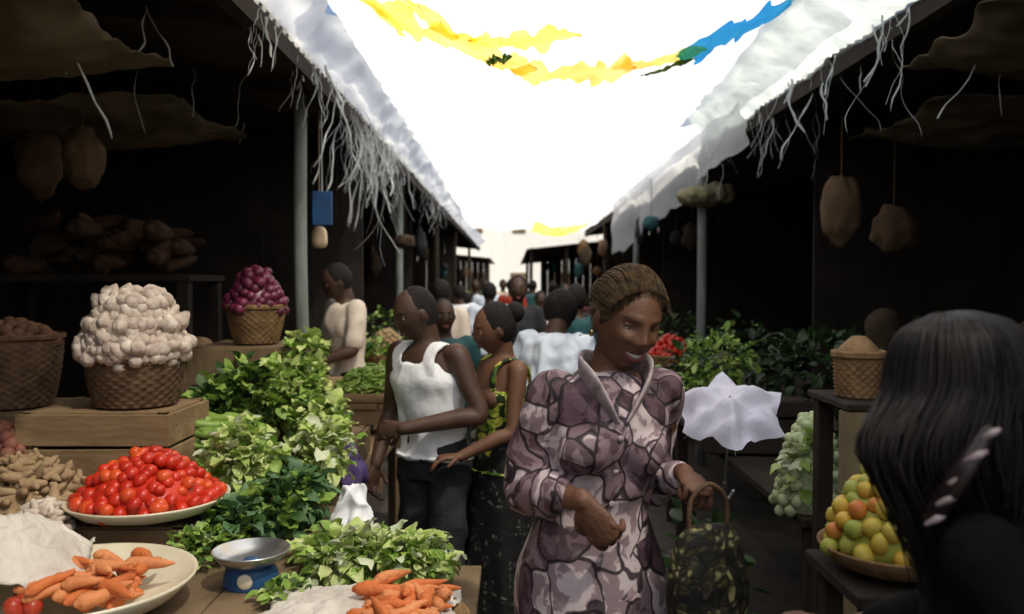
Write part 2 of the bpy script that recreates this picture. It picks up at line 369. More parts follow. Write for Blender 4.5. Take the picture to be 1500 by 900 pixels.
    if top in('shirt','tank','strap'):
        rs=[r for r in rings if r[2]>=.9]
        rr=lr([(0,.0,tophem,rings[1][3]+loose*.6,rings[1][4]+loose*.4)]+[r for r in rs[:-1]],loose)
        if top=='shirt':
            rr+=lr([(0,.012,1.392,.062,.058)],.008); G=[loft(rr)]
            if fem:
                for sx in(-1,1): G.append(ell(L((sx*.063,-.083,1.212)),(.066,.060,.064),3))
        else:
            hi=1.29 if top=='tank' else 1.24
            rr=[r for r in rr if r[2]<=hi-.04]+lr([(0,-.008,hi-.02,.160,.116),(0,-.004,hi+.02,.125,.108)],.006); G=[loft(rr)]
            sw=.036 if top=='tank' else .022
            for sx in(-1,1):
                G.append(sweep([L((sx*.085,-.098,hi-.03)),L((sx*.095,-.092,1.32)),L((sx*.095,-.062,1.37)),L((sx*.095,-.0,1.392)),L((sx*.095,.06,1.37)),L((sx*.09,.095,1.32)),L((sx*.08,.105,hi-.03))],[(sw,.008)]*7,12,5,ref=(0,-1,0)))
            if top=='tank': G.append(loft(lr([(0,.02,1.15,.13,.085),(0,.03,1.30,.10,.075),(0,.03,1.36,.085,.058)],.012)))
        if top=='shirt' and sleeve>0:
            for sx,sh,el,w in ad:
                if sleeve>.55:
                    end=el.lerp(w,(sleeve-.5)*2)
                    G.append(sweep([sh-Vector((sx*.04,0,-.0)),sh,(sh+el)/2,el,(el+end)/2,end],[.052*sr,.057*sr,.055*sr,.055*sr,.057*sr,.044*sr],16,5))
                else:
                    end=sh.lerp(el,sleeve*2); G.append(sweep([sh-Vector((sx*.04,0,0)),sh,end],[.058,.064,.062],16,5))
        V,F=remesh(G,cv,3,wrk)
        tb=MB().add((V,F))
        if name=='woman_in_patterned_dress':
            for sx in(-1,1):
                tb.add(sweep([L((sx*.005,.075,1.415)),L((sx*.055,.05,1.42)),L((sx*.080,-.02,1.40)),L((sx*.064,-.085,1.365)),L((sx*.012,-.132,1.29))],[(.006,.022),(.007,.028),(.007,.040),(.007,.044),(.004,.010)],10,6,ref=(0,0,1)),1)
            for z in(1.25,1.17,1.09,1.01): tb.add(ell(L((0,-.128+(.01 if z<1.2 else -.003),z)),(.008,.004,.008),2),1)
        tb.build('top',[m_top,collarm],e)
    if bottom=='skirt':
        def fold(a,z):
            t=max(0,min(1,(1.0-z)/.9)); return 1+(.012+.05*t)*math.sin(a*7+2*math.sin(a*2)+z*2)+.02*t*math.sin(a*13+1)
        sk=loft([(0,0,1.03,.138,.112),(0,.005,.98,.156,.125),(0,.01,.88,.188,.148),(0,.005,.7,.192,.16),(0,0,.45,.205,.18),(0,0,hem,.225,.20)],80,6,fold)
        MB().add(sk).build('skirt',[m_bot],e)
    elif bottom=='trousers':
        G=[loft([(0,0,.80,.155,.115),(0,.01,.9,.175,.135),(0,0,1.01,.150,.115)])]
        for sx in(-1,1):
            h,k,an=[Vector(p) for p in legs[sx]]
            G.append(sweep([h,h.lerp(k,.5),k,k.lerp(an,.5),an+Vector((0,0,.0))],[.1,.088,.07,.066,.06],16,5))
        MB().add(remesh(G,max(cv,.009),2,wrk)).build('trousers',[m_bot],e)
    return e,HM
eW,_=person('woman_in_patterned_dress',(.205,2.16,0),10,1.03,True,hr=(17,12,8),
  arms={-1:{'el':(-.172,.02,1.10),'wr':(-.075,-.19,1.115),'f':(.50,-.25,-.80),'n':(.4,.7,.1),'curl':.8,'k':1.02},
         1:{'el':(.178,.08,1.09),'wr':(.195,-.11,1.15),'f':(.05,-.9,-.25),'n':(-.2,0,-1),'curl':1.5}},
  mats=(lace,lace2),hair='pulled',vox=.0042,hsub=5,lean=(.035,-.03),smile=1,sleeve=.88,wr=.010,tophem=.86,loose=.010,sr=.93)
hb=MB()
hb.add(remesh([loft([(0,0,0,.04,.05),(0,0,.02,.085,.06),(0,0,.12,.105,.065),(0,0,.22,.085,.045),(0,0,.27,.06,.02)],32,5)],.008,1,lambda p:.004*noise.noise(p*30)))
hb.add(sweep([(-.05,0,.26),(-.045,0,.33),(0,0,.365),(.045,0,.33),(.05,0,.26)],[.006]*5,8,5),1)
bagm=patternmat('woven_bag_fibre',(.34,.31,.13),(.18,.17,.07),(.05,.045,.02),38,.25)
o=hb.build('woven_handbag',[bagm,wickd]); o.location=(.460,1.985,.815); o.rotation_euler=(0,0,.3)
person('man_in_tank_top',(-.34,3.72,0),-38,1.0,False,hr=(18,-22,0),
  arms={-1:{'el':(-.25,-.02,1.07),'wr':(-.20,-.16,.86),'f':(0,-.3,-1),'n':(1,0,0)},
         1:{'el':(.26,-.0,1.10),'wr':(.05,-.24,1.05),'f':(-.9,-.3,-.1),'n':(0,1,-.2),'curl':.6}},
  top='tank',mats=(tank,darkcl),bottom='trousers',hair='bald',vox=.007,hsub=4,tophem=.91,skinm=skin2,lean=(-.03,-.02),wr=.010)
person('woman_in_green_dress',(-.045,3.75,0),-62,.95,True,hr=(14,-12,0),
  arms={-1:{'el':(-.19,-.06,1.10),'wr':(-.12,-.28,1.03),'f':(0,-1,-.2),'n':(0,-.2,-1)},
         1:{'el':(.19,-.05,1.08),'wr':(.13,-.27,.98),'f':(-.2,-1,0),'n':(0,0,-1)}},
  top='strap',mats=(greenpr,dotpr),hair='bun',vox=.008,wr=.005,tophem=.88)
person('shopper_in_pale_shirt',(.19,4.75,0),150,1.0,False,hr=(38,10,0),
  arms={-1:{'el':(-.25,-.1,1.2),'wr':(-.2,-.32,1.3),'f':(0,-1,.3),'n':(0,0,-1)},1:{'el':(.27,-.05,1.16),'wr':(.2,-.28,1.05),'f':(0,-1,0),'n':(0,0,-1)}},
  top='shirt',mats=(shirtw,darkcl),bottom='trousers',hair='afro',vox=.01,lean=(0,-.12),sleeve=.45,skinm=skin2,loose=.03,wr=.014)
person('market_vendor',(-1.18,6.0,0),-55,1.09,False,hr=(20,-10,0),
  arms={1:{'el':(.24,-.05,1.1),'wr':(.16,-.26,1.02),'f':(0,-1,-.3),'n':(0,0,-1)}},
  top='shirt',mats=(creamsh,darkcl),bottom='trousers',hair='short',vox=.011,sleeve=.4,skinm=skin2)
peds=[(-.42,5.2,15,tealcl,'bald',0),(-.62,7.5,170,creamsh,'short',0),(.05,7.2,0,darkcl,'short',1),(.5,6.6,160,tealcl,'scarf',1),(-.25,9.5,180,shirtw,'short',0),(.35,10.5,10,creamsh,'scarf',1),(-.7,11.5,185,tank,'short',0),(0,13.5,170,redm,'bun',1),(-.45,15,0,shirtw,'short',0),(.4,16.5,180,tealcl,'short',0),(-.2,19,10,creamsh,'scarf',1),(.2,22,190,tank,'short',0),(-.7,24,0,bluep,'short',0),
 (.62,8.6,200,darkcl,'afro',1),(.75,12.2,20,bluep,'short',0),(.7,14.6,170,creamsh,'bun',1),(-.75,17.5,5,darkcl,'short',0),(.1,26,180,redm,'short',0),(-.3,29,0,tank,'short',0),(-.9,21,180,greenpr,'scarf',1)]
for i,(x,y,yw,tm,hh,fm) in enumerate(peds):
    nm='pedestrian' if i==0 else 'pedestrian.%03d'%i
    person(nm,(x,y,0),yw,U(.94,1.05),bool(fm),mats=(tm,darkcl),bottom='skirt' if fm else 'trousers',hair=hh,vox=.016,hsub=3,sleeve=.4,skinm=skin2,wr=.004)
# foreground woman with long black hair (turned away, leaning over the fruit)
eF,HM=person('woman_with_long_black_hair',(.83,1.10,0),-125,1.0,True,hr=(8,-42,0),
  arms={-1:{'el':(-.19,-.20,1.12),'wr':(-.14,-.42,1.05),'f':(0,-1,0),'n':(0,0,-1)},1:{'el':(.17,-.02,1.07),'wr':(.15,-.20,.95),'f':(0,-1,-.3),'n':(0,0,-1)}},
  top='shirt',mats=(blackcl,blackcl),hair='long',vox=.008,lean=(0,-.19),sleeve=.85,sr=.9)
hb=MB()
hb.add(ell((0,.012,.018),(.088,.100,.110),5,None,lambda v:1+.02*noise.noise(Vector((v.x*9,v.y*9,v.z*2)))),0,HM)
hb.add(loft([(-.02,.055,-.36,.05,.030),(-.02,.060,-.26,.08,.045),(-.01,.045,-.15,.088,.065),(.012,.025,-.05,.102,.085),(0,.02,.05,.078,.07)],40,6,lambda a,z:1+.05*math.sin(a*9+z*8)+.03*math.sin(a*17)),0,HM)
for i in range(1300):
    a=U(-.30,1.30)*math.pi
    cx=math.cos(a); sy=math.sin(a); r0=U(.2,1); k=1.0+U(0,.10); w=U(.88,1.26); q=.014*math.sin(a*5)+.010*math.sin(a*13)
    fr=1 if sy>0 else .8; lft=.02 if cx>0 else 0
    p=[Vector((cx*.03*r0,.01+sy*.03*r0,.130)),Vector((cx*.070*k+U(-.003,.003),.014+sy*.080*k,.102)),Vector((cx*.096*k+U(-.004,.004),.014+sy*.104*k,.02)),
       Vector((cx*.110*k*w+lft+U(-.006,.006),.02+sy*.09*w*fr,-.07+U(-.01,.01))),
       Vector((cx*.090*w+U(-.016,.016)+q,.035+sy*.060*w+U(-.012,.012),-.18)),
       Vector((cx*.065*w+U(-.04,.04)+q*.5-.02,.05+sy*.045+U(-.03,.03),-.33+U(-.10,.08)))]
    hb.add(sweep(p,[.0014,.0018,.0018,.0017,.0014,.0005],4,4,cap=False),1,HM)
hb.build('long_hair',[hairm,hairgl],eF)
cb=MB()
clipm=pmat('clip_shell',(.52,.42,.42),(.30,.22,.23),30,.10,0,None,.8)
clipd=pmat('clip_dark',(.02,.012,.012),(.03,.02,.02),30,.2,0)
A0=Vector((.062,.120,-.040)); A1=Vector((.118,.075,-.150))
cb.add(sweep([A0,(A0+A1)/2+Vector((.01,.012,0)),A1],[(.018,.012),(.024,.014),(.016,.012)],10,6),1,HM)
for i in range(5):
    t=i/4; c=A0.lerp(A1,t)+Vector((.01,.010,0))*(1-(2*t-1)**2)+Vector((.005,.012,0)); wv=.013-.002*abs(i-2)
    cb.add(sweep([c+Vector((-wv,.008,.005)),c+Vector((0,.007,.001)),c+Vector((wv,-.004,-.007))],[.0035,.0052,.0028],8,4),0,HM)
cb.build('claw_hair_clip',[clipm,clipd],eF)

# ---------------------------------------------------------------- produce helpers
def heap(mb,c,Rr,H,n,fn,jit=.006,matf=None,filler=None):
    c=Vector(c)
    if filler is not None:
        V,F=ell(c+Vector((0,0,-H*.05)),(Rr*.93,Rr*.93,H*.88),3)
        mb.add(([Vector((v.x,v.y,max(v.z,c.z-.004))) for v in V],F),filler)
    for i in range(n):
        t=(i+.5)/n; r=Rr*math.sqrt(t); a=i*2.39996
        p=c+Vector((r*math.cos(a)+U(-jit,jit),r*math.sin(a)+U(-jit,jit),H*(1-(r/Rr)**2)+U(-jit,jit)))
        g=fn(p); mb.add(g,matf() if matf else 0)
def rot(): return Euler((U(0,6),U(0,6),U(0,6)))
def tray(mb,c,r,h=.05,mi=0,seg=48):
    c=Vector(c); prof=[(0,0),(r*.55,0),(r*.85,h*.35),(r,h),(r*1.03,h*1.02),(r*1.03,h*.9),(r*.86,h*.2),(r*.55,-.012),(0,-.012)]
    V=[];F=[]
    for pr,pz in prof:
        for k in range(seg):
            a=2*math.pi*k/seg; V.append(c+Vector((pr*math.cos(a),pr*math.sin(a),pz)))
    for i in range(len(prof)-1):
        for k in range(seg):
            k2=(k+1)%seg; F.append((i*seg+k,i*seg+k2,(i+1)*seg+k2,(i+1)*seg+k))
    mb.add((V,F),mi)
def basket(mb,c,r0,r1,h,mi=0,n=22,rowh=.014):
    c=Vector(c); rows=int(h/rowh)*2; seg=n*6; V=[];F=[]
    for j in range(rows+1):
        t=j/rows; rr=r0+(r1-r0)*math.sin(t*math.pi/2)
        row=j//2; bulge=.0045 if j%2 else -.001
        for k in range(seg):
            a=2*math.pi*k/seg; rad=rr+bulge+.004*math.cos(n*a+math.pi*row)
            V.append(c+Vector((rad*math.cos(a),rad*math.sin(a),h*t)))
    for i in range(rows):
        for k in range(seg):
            k2=(k+1)%seg; F.append((i*seg+k,i*seg+k2,(i+1)*seg+k2,(i+1)*seg+k))
    mb.add((V,F),mi)
    for q in range(3):
        pts=[c+Vector(((r1+.006)*math.cos(a),(r1+.006)*math.sin(a),h+.006*math.sin(a*14+q*2.1))) for a in [2*math.pi*k/84 for k in range(85)]]
        mb.add(sweep(pts,[.007]*85,6,1,cap=False),mi)
    mb.add(ell(c+Vector((0,0,.01)),(r0,r0,.01),2),mi)
def leaf(p,L,W,d,up,curl=.3,ruf=.1):
    d=d.normalized(); s=d.cross(up)
    if s.length<.05: s=d.orthogonal()
    s.normalize(); n=s.cross(d); V=[];F=[]
    prof=(.12,.75,1,.8,.15)
    for i,w in enumerate(prof):
        t=i/4; q=p+d*L*t-n*(curl*L*t*t)
        for j in(-1,0,1):
            V.append(q+s*(j*W*w*.5)+n*((.18*W*w if j else 0)+U(-1,1)*ruf*W))
    for i in range(4):
        for j in range(2):
            a=i*3+j; F.append((a,a+1,a+4,a+3))
    return V,F
def leafmass(name,blobs,mats,L=.05,W=.035,ruf=.15,wts=None):
    mb=MB(); idx=list(range(len(mats)))
    for c,r,n in blobs:
        c=Vector(c)
        for i in range(n):
            v=Vector((random.gauss(0,1),random.gauss(0,1),random.gauss(0,1)+.25)).normalized()
            k=U(.55,1.0)*(1+.45*noise.noise(v*2.6+c*3)); p=c+Vector((v.x*r[0],v.y*r[1],v.z*r[2]))*k
            d=(v+Vector((U(-1,1),U(-1,1),U(-.6,1)))*.8); s=U(.45,1.3)
            mi=random.choices(idx,wts)[0] if wts else random.choice(idx)
            mb.add(leaf(p,L*s,W*s,d,Vector((U(-.5,.5),U(-.5,.5),1)),U(.0,.6),ruf),mi)
    return mb.build(name,mats)
def carrotgeo(p,L,r,yaw,pit):
    d=Vector((math.cos(yaw)*math.cos(pit),math.sin(yaw)*math.cos(pit),math.sin(pit)))
    b=Vector((U(-1,1),U(-1,1),U(-1,1)))*.006
    return sweep([p-d*L/2,p-d*L*.42,p-d*L*.1+b,p+d*L*.25,p+d*L/2],[r*.6,r,r*.9,r*.65,r*.2],10,3)
# ---------------------------------------------------------------- left stall furniture
def planktable(name,x0,x1,y0,y1,z,mat=wood,legs=True,front=True):
    mb=MB(); n=max(2,int((x1-x0)/.16)); w=(x1-x0)/n
    for i in range(n): mb.add(box((x0+w*(i+.5),(y0+y1)/2+U(-.01,.01),z-.015+U(-.003,.003)),(w-.006,(y1-y0),.03),None,.003))
    if legs:
        for x in(x0+.05,x1-.05):
            for y in(y0+.05,y1-.05): mb.add(box((x,y,(z-.03)/2),(.06,.06,z-.034),None,.004))
        for y in(y0+.02,y1-.02): mb.add(box(((x0+x1)/2,y,z-.075),(x1-x0-.13,.03,.085),None,.003))
    return mb.build(name,[mat],smooth=False)
def crate(name,c,s,mat=woodl,sl=3):
    mb=MB(); x,y,z=c; sx,sy,sz=s; h=sz/sl
    for i in range(sl):
        zz=z+h*(i+.5)
        for sy_ in(-1,1): mb.add(box((x+U(-.004,.004),y+sy_*(sy/2-.008),zz),(sx,.014,h-.012),Euler((0,U(-.008,.008),0)),.002))
        for sx_ in(-1,1): mb.add(box((x+sx_*(sx/2-.008),y,zz),(.014,sy-.034,h-.012),None,.002))
    for a in(-1,1):
        for b in(-1,1): mb.add(box((x+a*(sx/2-.035),y+b*(sy/2-.035),z+sz/2),(.03,.03,sz+.004)))
    mb.add(box((x,y,z+sz-.008),(sx-.04,sy-.04,.012)))
    mb.add(box((x,y,z+.008),(sx-.04,sy-.04,.012)))
    return mb.build(name,[mat],smooth=False)
planktable('wooden_stall_table',-2.7,-.64,2.05,5.0,.79)
planktable('low_wooden_table',-.62,-.10,1.85,2.85,.70)
crate('wooden_crate',(-1.52,3.28,.80),(.56,.42,.38))
crate('wooden_crate',(-2.05,3.5,.80),(.4,.5,.35),wood)
crate('wooden_crate',(-1.28,4.25,.80),(.5,.5,.55),wood)
crate('wooden_crate',(-1.25,2.86,.80),(.45,.4,.08),wood,1)
crate('wooden_crate',(-.86,3.95,.80),(.3,.6,.14),wood,1)
mb=MB(); C=Vector((-1.2,2.8,.90)); tray(mb,C,.25,.05,2)
def tomf(p): 
    s=U(.020,.027); return ell(p,(s,s,s*U(.8,.95)),2,Euler((U(-.8,.8),U(-.8,.8),0)))
heap(mb,C+Vector((0,0,.035)),.215,.15,140,tomf,.012,lambda:0 if R()<.72 else 1,0)
for i in range(26):
    a=U(0,6.28); p=C+Vector((math.cos(a)*.215,math.sin(a)*.215,.055)); mb.add(tomf(p),int(R()<.4))
mb.build('tray_of_tomatoes',[tomato[0],tomato[1],enamel])
mb=MB(); C=Vector((-1.13,2.2,.82)); tray(mb,C,.285,.065,2)
for i in range(40):
    p=C+Vector((U(-.02,.17),U(-.14,.1),.04+U(0,.07))); mb.add(carrotgeo(p,U(.08,.13),U(.012,.02),U(-.9,1.5),U(-.15,.25)),int(R()<.5))
for i in range(4): mb.add(ell(C+Vector((-.06+U(-.04,.04),-.15+U(-.03,.03),.05)),(.03,.025,.024),2,rot()),3)
mb.build('tray_of_carrots',[carrot[0],carrot[1],enamel,redm])
def cloth(name,c,sx,sy,h,mat,seed=0,n=46,rotz=0,drop=.0):
    V=[];F=[]; c=Vector(c)
    for i in range(n+1):
        for j in range(n+1):
            u=i/n*2-1; v=j/n*2-1; rr=math.sqrt(u*u+v*v)
            z=h*max(0,1-rr**2*.75)-drop*max(0,rr-.8)
            q=Vector((u*3+seed,v*3,0)); z+=.03*h/.1*(1-abs(noise.noise(q))*2.5)*.5+.01*noise.noise(q*3)
            p=Vector((u*sx*(1+.1*noise.noise(Vector((v*2,seed,1)))),v*sy*(1+.1*noise.noise(Vector((u*2,seed,5)))),z)); p.rotate(Euler((0,0,rotz))); V.append(c+p)
    for i in range(n):
        for j in range(n):
            a=i*(n+1)+j; F.append((a,a+n+1,a+n+2,a+1))
    o=MB().add((V,F)).build(name,[mat]); m=o.modifiers.new('t','SOLIDIFY'); m.thickness=.004; return o
cloth('white_sack',(-1.34,2.24,.875),.20,.22,.14,wcloth,3,rotz=.4)
mb=MB(); C=Vector((-.36,2.12,.755)); tray(mb,C,.25,.05,2)
for i in range(60):
    t=U(0,1); p=C+Vector((.09+U(-.07,.08),U(-.16,.08),.075+.06*(1-t)))
    mb.add(carrotgeo(p,U(.08,.13),U(.012,.019),U(-.2,3.2),U(-.15,.15)),int(R()<.5))
mb.build('tray_of_carrots',[carrot[0],carrot[1],wick])
cloth('white_cloth',(-.39,2.12,.80),.25,.22,.05,wcloth,9)
mb=MB(); C=Vector((-.74,2.40,.79))
mb.add(loft([(C.x,C.y,.79,.075,.06),(C.x,C.y,.80,.078,.062),(C.x,C.y,.845,.07,.055),(C.x,C.y,.86,.03,.03),(C.x,C.y,.87,.02,.02)],28,3),0)
mb.add(ell((C.x,C.y-.060,.822),(.022,.006,.022),3),2)
tray(mb,(C.x,C.y,.865),.105,.032,1)
mb.build('weighing_scale',[bluep,metal,enamel])
mb=MB()
def ging(p):
    m=MB(); d=Vector((U(-1,1),U(-1,1),U(-.4,.4))).normalized()
    m.add(sweep([p-d*.035,p,p+d*.04],[.013,.019,.012],8,3))
    for k in range(3):
        q=p+d*U(-.03,.03); e=Vector((U(-1,1),U(-1,1),U(-1,1))).normalized(); m.add(sweep([q,q+e*.022,q+e*.035],[.013,.012,.008],7,2))
    return m.v,m.f
heap(mb,(-1.62,2.83,.80),.24,.26,140,ging,.015,None,0)
mb.build('heap_of_ginger_root',[ginger])
mb=MB(); heap(mb,(-1.46,2.62,.80),.10,.16,44,ging,.01,None,0); mb.build('heap_of_ginger_root',[garlic])
mb=MB(); basket(mb,(-2.0,2.45,.80),.15,.2,.1,0); heap(mb,(-2.0,2.45,.88),.17,.1,60,lambda p:ell(p,.025,2),.01,None,1); mb.build('basket_of_onions',[wick,ginger])
mb=MB(); C=Vector((-1.45,3.28,1.185)); basket(mb,C,.145,.175,.18,1)
def bulb(p):
    e=Euler((U(-.9,.9),U(-.9,.9),U(0,6))); s=U(.020,.034)
    return ell(p,(s,s,s*.92),3,e,lambda v:(1+.06*math.cos(math.atan2(v.y,v.x)*8))*(1+.55*max(0,v.z)**9))
for (z,r,n) in((.165,.155,28),(.19,.185,38),(.22,.19,38),(.255,.17,32),(.278,.155,30),(.31,.163,30),(.338,.14,24),(.36,.125,22),(.39,.125,22),(.412,.09,15),(.425,.045,7)):
    for i in range(n):
        a=2*math.pi*i/n+z*40; mb.add(bulb(C+Vector((math.cos(a)*r*U(.9,1.05),math.sin(a)*r*U(.9,1.05),z+U(-.012,.012)))),0)
mb.add(ell(C+Vector((0,0,.25)),(.15,.15,.16),3),2)
mb.build('basket_of_garlic',[garlic,wickd,ginger])
mb=MB(); C=Vector((-1.26,4.2,1.355)); basket(mb,C,.10,.135,.18,1)
heap(mb,C+Vector((0,0,.16)),.14,.20,85,lambda p:ell(p,U(.024,.031),2),.014,None,0)
mb.build('basket_of_red_onions',[onion,wick])
mb=MB(); C=Vector((-2.02,3.45,1.155)); basket(mb,C,.14,.18,.28,1); 
heap(mb,C+Vector((0,0,.25)),.165,.08,60,lambda p:ell(p,U(.024,.031),2),.012,None,0); mb.build('basket_of_potatoes',[pmat('potato_brown',(.2,.09,.05),(.12,.06,.035),10,.8,.3),wickd])
mb=MB(); heap(mb,(-1.86,3.12,.82),.2,.3,110,lambda p:ell(p,U(.024,.031),2),.012,None,0); mb.build('heap_of_potatoes',[pmat('potato_red',(.28,.10,.07),(.2,.09,.06),10,.7,.3)])
leafmass('lettuce_bunch',[((-1.0,3.15,.97),(.13,.12,.17),520),((-1.06,3.1,.86),(.14,.1,.08),150)],[lf_l,lf_m,lf_w],.045,.042,.28,[5,3,1.6])
leafmass('leafy_greens',[((-.97,3.8,1.14),(.15,.2,.16),500),((-.82,3.65,1.04),(.12,.15,.12),270),((-1.0,4.1,1.26),(.1,.12,.14),240)],[lf_l,lf_m,lf_d],.05,.042,.22,[4,3,1])
leafmass('spinach_bunch',[((-1.2,3.9,1.15),(.17,.14,.14),360),((-1.35,3.75,1.05),(.16,.12,.14),280)],[lf_m,lf_d],.06,.045,.15,[3,3])
leafmass('lettuce_bunch',[((-.72,3.25,1.0),(.10,.12,.13),330)],[lf_l,lf_m,lf_w],.045,.042,.28,[5,2,1.5])
leafmass('kale_bunch',[((-.78,2.95,.88),(.12,.14,.13),420),((-.90,2.78,.85),(.1,.1,.08),180)],[lf_b,lf_m,lf_d],.05,.045,.28,[5,2,1])
leafmass('lettuce_bunch',[((-.48,2.62,.79),(.2,.12,.085),500),((-.30,2.62,.79),(.11,.11,.07),220)],[lf_l,lf_m,lf_w],.045,.040,.28,[5,3,1.2])
leafmass('coriander_bunch',[((-.95,2.6,.84),(.1,.1,.06),260),((-.62,2.28,.80),(.06,.08,.05),120),((-2.0,2.85,1.05),(.12,.1,.12),200)],[lf_m,lf_d,lf_l],.03,.022,.1,[4,2,1])
mb=MB()
for i in range(70):
    p=Vector((-1.16+U(-.12,.1),3.45+U(-.12,.12),.98+U(-.06,.12))); mb.add(carrotgeo(p,.16,.018,U(-.5,.5),U(-.2,.2)),int(R()<.4))
mb.add(ell((-1.17,3.45,.88),(.16,.16,.1),3),0)
mb.build('heap_of_cucumbers',[leafmat('cucumber',(.16,.3,.05),(.32,.48,.1)),lf_m])
planktable('wooden_side_table',-1.35,-.6,5.05,5.75,1.02,woodl)
mb=MB()
def chili(p): return carrotgeo(p,U(.07,.1),.009,U(0,6.28),U(-.3,.3))
heap(mb,(-.82,5.0,1.03),.2,.12,330,chili,.02,lambda:int(R()<.3),0)
mb.add(box((-.82,5.0,1.0),(.5,.46,.05),None,.004),2)
mb.build('tray_of_green_chillies',[lf_m,lf_l,woodl])
planktable('narrow_wooden_table',-1.1,-.58,4.76,5.04,.97,wood)
def bundle(name,c,s,mat,seed):
    g=remesh([ell((0,0,s[2]*.35),(s[0],s[1],s[2]*.42),4),ell((-.01,0,s[2]*.65),(s[0]*.75,s[1]*.6,s[2]*.32),4),ell((s[0]*.3,0,s[2]*.85),(s[0]*.35,s[1]*.25,s[2]*.2),3)],.006,2,lambda p:.020*(1-abs(noise.noise(Vector((p.x*18,p.y*18,p.z*8+seed))))*3)-.008)
    o=MB().add(g).build(name,[mat]); o.location=c
bundle('white_plastic_bag',(-.56,3.0,.69),(.08,.07,.25),tank,5)
MB().add(box((-.55,3.05,.345),(.26,.3,.69),None,.01)).build('storage_box',[woodd],smooth=False)
bundle('purple_cloth_bundle',(-.68,3.5,.79),(.08,.08,.19),purple,2)
mb=MB()
for i in range(60):
    p=Vector((U(-2.9,-1.95),5.2+U(-.2,.25),1.75+U(0,.28))); mb.add(carrotgeo(p,U(.14,.24),U(.045,.065),U(-1.5,1.5),U(-.3,.3)))
mb.build('stack_of_yams',[pmat('yam_skin',(.07,.036,.018),(.03,.016,.01),8,.95,.5,40)])
mb=MB()
mb.add(box((-2.5,5.2,1.68),(1.3,.6,.04),None,.004)); 
for x in(-3.1,-1.9):
    for y in(4.95,5.45): mb.add(box((x,y,.83),(.07,.07,1.66),None,.004))
mb.build('wooden_shelf',[wall],smooth=False)
def sackobj(c,s,yaw=0,mat=sack):
    g=remesh([ell((0,0,s[2]*.5),(s[0],s[1],s[2]*.55),3),sweep([(0,0,s[2]*.9),(0,0,s[2]*1.15)],[s[0]*.25,s[0]*.4],12,3)],.03,2,lambda p:.012*noise.noise(p*9))
    o=MB().add(g).build('jute_sack',[mat]); o.location=c; o.rotation_euler=(0,0,yaw)
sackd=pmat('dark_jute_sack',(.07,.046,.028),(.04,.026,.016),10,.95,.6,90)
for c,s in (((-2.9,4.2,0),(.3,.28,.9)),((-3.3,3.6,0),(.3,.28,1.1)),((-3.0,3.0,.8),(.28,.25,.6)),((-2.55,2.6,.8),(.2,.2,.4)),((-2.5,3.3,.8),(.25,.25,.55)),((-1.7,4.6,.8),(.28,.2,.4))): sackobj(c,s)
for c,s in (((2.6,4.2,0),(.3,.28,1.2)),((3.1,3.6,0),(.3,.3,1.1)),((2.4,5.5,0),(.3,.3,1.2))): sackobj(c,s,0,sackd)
# ---------------------------------------------------------------- right stall
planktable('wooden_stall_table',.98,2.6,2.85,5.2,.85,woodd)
woodp=pmat('pale_post_wood',(.30,.24,.13),(.18,.14,.075),6,.8,.4,40,stretch=(1,1,.3))
mb=MB(); mb.add(box((1.00,2.47,.64),(.075,.075,1.28),None,.005),0); mb.add(box((1.60,2.5,.64),(.06,.06,1.28),None,.005),1)
mb.add(box((1.30,2.49,1.235),(.52,.03,.07),None,.004),1); mb.add(box((1.29,2.60,1.293),(.66,.34,.022),None,.004),1)
mb.add(box((1.00,2.73,.64),(.05,.05,1.28),None,.004),1); mb.add(box((1.60,2.73,.64),(.05,.05,1.28),None,.004),1)
mb.build('wooden_display_stand',[woodp,woodd],smooth=False)
mb=MB(); C=Vector((1.05,2.58,1.306)); basket(mb,C,.062,.068,.13,0,16,.011)
mb.add(loft([(C.x,C.y,1.43,.068,.068),(C.x,C.y,1.46,.05,.05),(C.x,C.y,1.49,.02,.02)],24,4,lambda a,z:1+.04*math.cos(14*a)),0)
mb.build('lidded_wicker_basket',[wick])
mb=MB(); tray(mb,(.90,2.0,.985),.165,.05,3)
heap(mb,(.90,2.0,1.02),.15,.20,95,lambda p:ell(p,(U(.020,.027),U(.022,.029),U(.020,.025)),2,rot()),.010,lambda:random.choices([0,1,2],[5,2,4])[0],2)
mb.build('tray_of_mangoes',[*mango,wick])
mb=MB(); mb.add(box((.92,2.0,.955),(.34,.34,.03),None,.004))
for x in(.80,1.04):
    for y in(1.88,2.12): mb.add(box((x,y,.47),(.045,.045,.938)))
mb.build('wooden_stool',[woodd],smooth=False)
mb=MB(); heap(mb,(1.06,3.02,.853),.12,.32,150,lambda p:ell(p,(.02,.02,.026),2,rot()),.012,None,0); mb.build('heap_of_garden_eggs',[gegg])
leafmass('cauliflower_leaves',[((1.04,2.98,1.0),(.08,.08,.12),110)],[lf_w,lf_l,lf_m],.05,.04,.2)
leafmass('parsley_bunch',[((1.0,4.1,1.27),(.17,.15,.13),560),((.85,4.0,1.12),(.1,.14,.10),200)],[lf_m,lf_d,lf_l],.04,.025,.1,[5,3,1])
crate('wooden_crate',(1.15,4.1,.86),(.5,.4,.25),woodd)
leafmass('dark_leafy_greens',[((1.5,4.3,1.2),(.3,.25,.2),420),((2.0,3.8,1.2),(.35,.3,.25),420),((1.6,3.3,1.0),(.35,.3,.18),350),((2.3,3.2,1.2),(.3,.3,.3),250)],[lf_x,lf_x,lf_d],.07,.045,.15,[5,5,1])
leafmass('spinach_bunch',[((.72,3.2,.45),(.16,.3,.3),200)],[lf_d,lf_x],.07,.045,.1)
mb=MB(); basket(mb,(.75,3.2,0.0),.16,.22,.32,0); mb.build('wicker_basket',[wickd])
ub=MB(); n=6; rad=.195; V=[];F=[]; rows=8; seg=n*8
